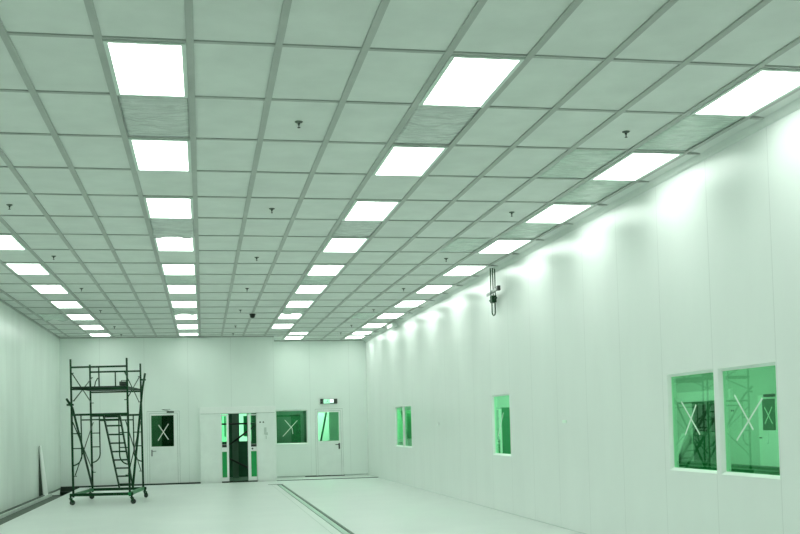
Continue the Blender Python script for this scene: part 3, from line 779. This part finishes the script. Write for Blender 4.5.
for k in range(4):
    x = RX - 0.3 - 0.45 * k
    o = MB().box(x - 0.17, 22.2, 0, x + 0.17, 28.2, 0.10 + 0.05 * (3 - k), bev=0.01).build('pipe_bundle', 'clutter')
    tag(o, ['green pipe bundle against the far wall beyond the near windows', 'second green pipe bundle from the far wall beyond the near windows', 'third green pipe bundle from the far wall beyond the near windows', 'green pipe bundle farthest from the far wall beyond the near windows'][k], 'pipes', 'green bundles on the floor beyond the near windows')
for k, yb in enumerate((25.93, 26.02)):
    tag(MB().lathe([(0.025, 0), (0.025, -0.012)], (RX, yb - 0.3, 1.66), 'x', 10).build('push_button', 'dark'), 'one of two dark buttons beyond the near windows', 'button', 'buttons in the next room')
M['mid_green'] = mat('mid_green_paint', (0.10, 0.36, 0.19), 0.5)
o = MB().box(6.05, 22.2, 0, 6.44, 22.49, 1.12, bev=0.01).build('low_locker', 'room_mid'); tag(o, 'low grey locker behind the single window, left of the green door', 'locker')
# panels seen through the single window
MB_ = MB().box(6.56, 22.42, 0, 7.40, 22.495, 1.83, bev=0.004).build('green_door', M['mid_green'])
o = MB_; tag(o, 'grey-green door seen through the single window in the right wall', 'door')
o = MB().box(6.47, 22.42, 0, 6.55, 22.495, 1.83).build('door_post', 'frame'); tag(o, 'pale post beside the grey-green door behind the single window', 'post')
o = MB().box(6.35, 32.93, 0.35, 6.95, 32.99, 1.86, bev=0.005).build('wall_panel', 'mid_green'); tag(o, 'green panel seen through the far window pair', 'panel')
# rooms behind the back wall
ZR = 2.6
b = MB(); b.box(-3.9, YB + 0.1, -0.12, XJ - 0.1, 36, -0.02); b.box(XJ, YR + 0.1, -0.12, XR + 0.1, 36, -0.02); struct('floor_behind', b, 'room_mid')
b = MB(); b.box(-3.9, YB + 0.1, ZR, XJ - 0.1, 36, ZR + 0.05); b.box(XJ, YR + 0.1, ZR, XR + 0.1, 36, ZR + 0.05); struct('ceiling_behind', b, 'room_mid')
b = MB(); b.box(-3.9, 34, -0.02, -0.3, 34.1, ZR); b.box(-0.3, YB + 0.1, -0.02, -0.2, 36, ZR); b.box(-3.9, YB + 0.1, -0.02, -3.85, 34, ZR)
struct('wall_behind_left', b, 'room_dark')
o = MB().box(-2.6, 31.6, -0.02, -1.20, 31.66, 2.2).build('grey_screen', mat('grey_board', (0.30, 0.42, 0.34), 0.6)); tag(o, 'grey green board behind the left door window', 'board')
b = holed('y', 33.4, 0.1, -0.2, XJ - 0.1, -0.02, ZR, [(0.50, 0.78, 1.10, 1.98), (1.12, 1.50, 1.10, 1.98)])
struct('wall_behind_middle', b, 'room_dark')
b = MB(); b.box(0.50, 33.46, 1.10, 0.78, 33.47, 1.98); b.box(1.12, 33.46, 1.10, 1.50, 33.47, 1.98)
struct('window_7', b, 'lit_window', label='two bright windows beyond the open sliding door')
b = MB(); b.box(0.66, 33.44, 1.25, 0.70, 33.455, 1.90); b.box(1.26, 33.44, 1.25, 1.40, 33.455, 1.90)
struct('trim_13', b, 'green_panel')
o = MB()
o.tube([(0.30, 32.0, 1.65), (1.70, 32.0, 1.65)], 0.028); o.tube([(0.72, 32.05, 0.98), (1.60, 32.05, 1.62)], 0.028)
o.tube([(0.55, 32.02, 0.72), (1.60, 32.02, 0.16)], 0.028); o.tube([(0.30, 32.0, -0.02), (0.30, 32.0, 1.65)], 0.025); o.tube([(1.34, 32.0, -0.02), (1.34, 32.0, 1.95)], 0.03); o.tube([(1.70, 32.0, -0.02), (1.70, 32.0, 1.65)], 0.025)
tag(o.build('dark_railing', 'dark'), 'dark tube frame standing behind the open sliding door', 'railing')
o = MB().box(0.88, 32.6, -0.02, 1.06, 32.7, 1.95).build('dark_pillar', 'room_mid'); tag(o, 'dark green pillar in the middle of the sliding door opening', 'pillar')
b = MB(); b.box(XJ, 34.2, -0.02, 3.3, 34.3, ZR); b.box(3.25, YR + 0.1, -0.02, 3.3, 34.2, ZR); struct('wall_behind_window', b, 'room_mid')
o = MB().box(2.75, 33.2, -0.02, 3.05, 33.25, 1.9).box(2.2, 33.2, 1.84, 3.05, 33.25, 1.9).build('green_frame', 'clutter'); tag(o, 'darker green frame behind the square window', 'frame')
b = MB(); b.box(3.3, 34.2, -0.02, XR + 0.1, 34.3, ZR); struct('wall_behind_door', b, 'room_pale')
b = MB().box(3.88, 32.5, -0.02, 4.6, 32.55, 2.2).build('screen_panel', 'room_pale'); tag(b, 'mid green panel standing behind the door under the exit sign', 'panel')
o = MB().tube([(3.36, 32.3, 0.0), (3.80, 32.3, 2.05)], 0.03).build('leaning_tube', 'clutter'); tag(o, 'thin green tube leaning behind the door window under the exit sign', 'tube')
for (x, yy_, lab) in ((3.6, 33.2, 'behind the door under the exit sign'), (2.6, 32.6, 'behind the square window'), (0.6, 31.0, 'behind the sliding door'), (-2.2, 31.0, 'behind the left door')):  # unseen lamps added, each sized to brighten its room
    s = {3.6: 0.95, 2.6: 0.42, 0.6: 0.26, -2.2: 0.30}[x]
    o = MB().box(x - s / 2, yy_ - s / 2, ZR - 0.02, x + s / 2, yy_ + s / 2, ZR).build('ceiling_light', 'added_lamp'); tag(o, 'small added ceiling light ' + lab + ', out of sight', 'ceiling light')

sc.cycles.max_bounces = 14; sc.cycles.diffuse_bounces = 9; sc.cycles.glossy_bounces = 5; sc.cycles.transparent_max_bounces = 12
# ------------------------------------------------------------ world, camera, view
w = bpy.data.worlds.new('World'); sc.world = w; w.use_nodes = True
w.node_tree.nodes['Background'].inputs[0].default_value = (0.02, 0.03, 0.025, 1)
w.node_tree.nodes['Background'].inputs[1].default_value = 0.2
yaw, pit, rol = 0.18792652, 0.04843794, -0.02444074
cy, sy, cp, sp_ = math.cos(yaw), math.sin(yaw), math.cos(pit), math.sin(pit)
F = Vector((sy * cp, cy * cp, sp_)); R = Vector((cy, -sy, 0)); U = R.cross(F)
R2 = R * math.cos(rol) + U * math.sin(rol); U2 = -R * math.sin(rol) + U * math.cos(rol)
cam = bpy.data.cameras.new('camera'); co = bpy.data.objects.new('camera', cam); COL.objects.link(co)
mt = Matrix(((R2.x, U2.x, -F.x, 0), (R2.y, U2.y, -F.y, 0), (R2.z, U2.z, -F.z, 1.5), (0, 0, 0, 1)))
co.matrix_world = mt
cam.sensor_width = 36; cam.sensor_fit = 'HORIZONTAL'; cam.lens = 1040.32 / 800 * 36
cam.shift_y = 107.32 / 800; cam.clip_end = 200
sc.camera = co
vs = sc.view_settings
vs.view_transform = 'Standard'; vs.look = 'None'; vs.gamma = 1; vs.use_curve_mapping = False
vs.exposure = 0.78
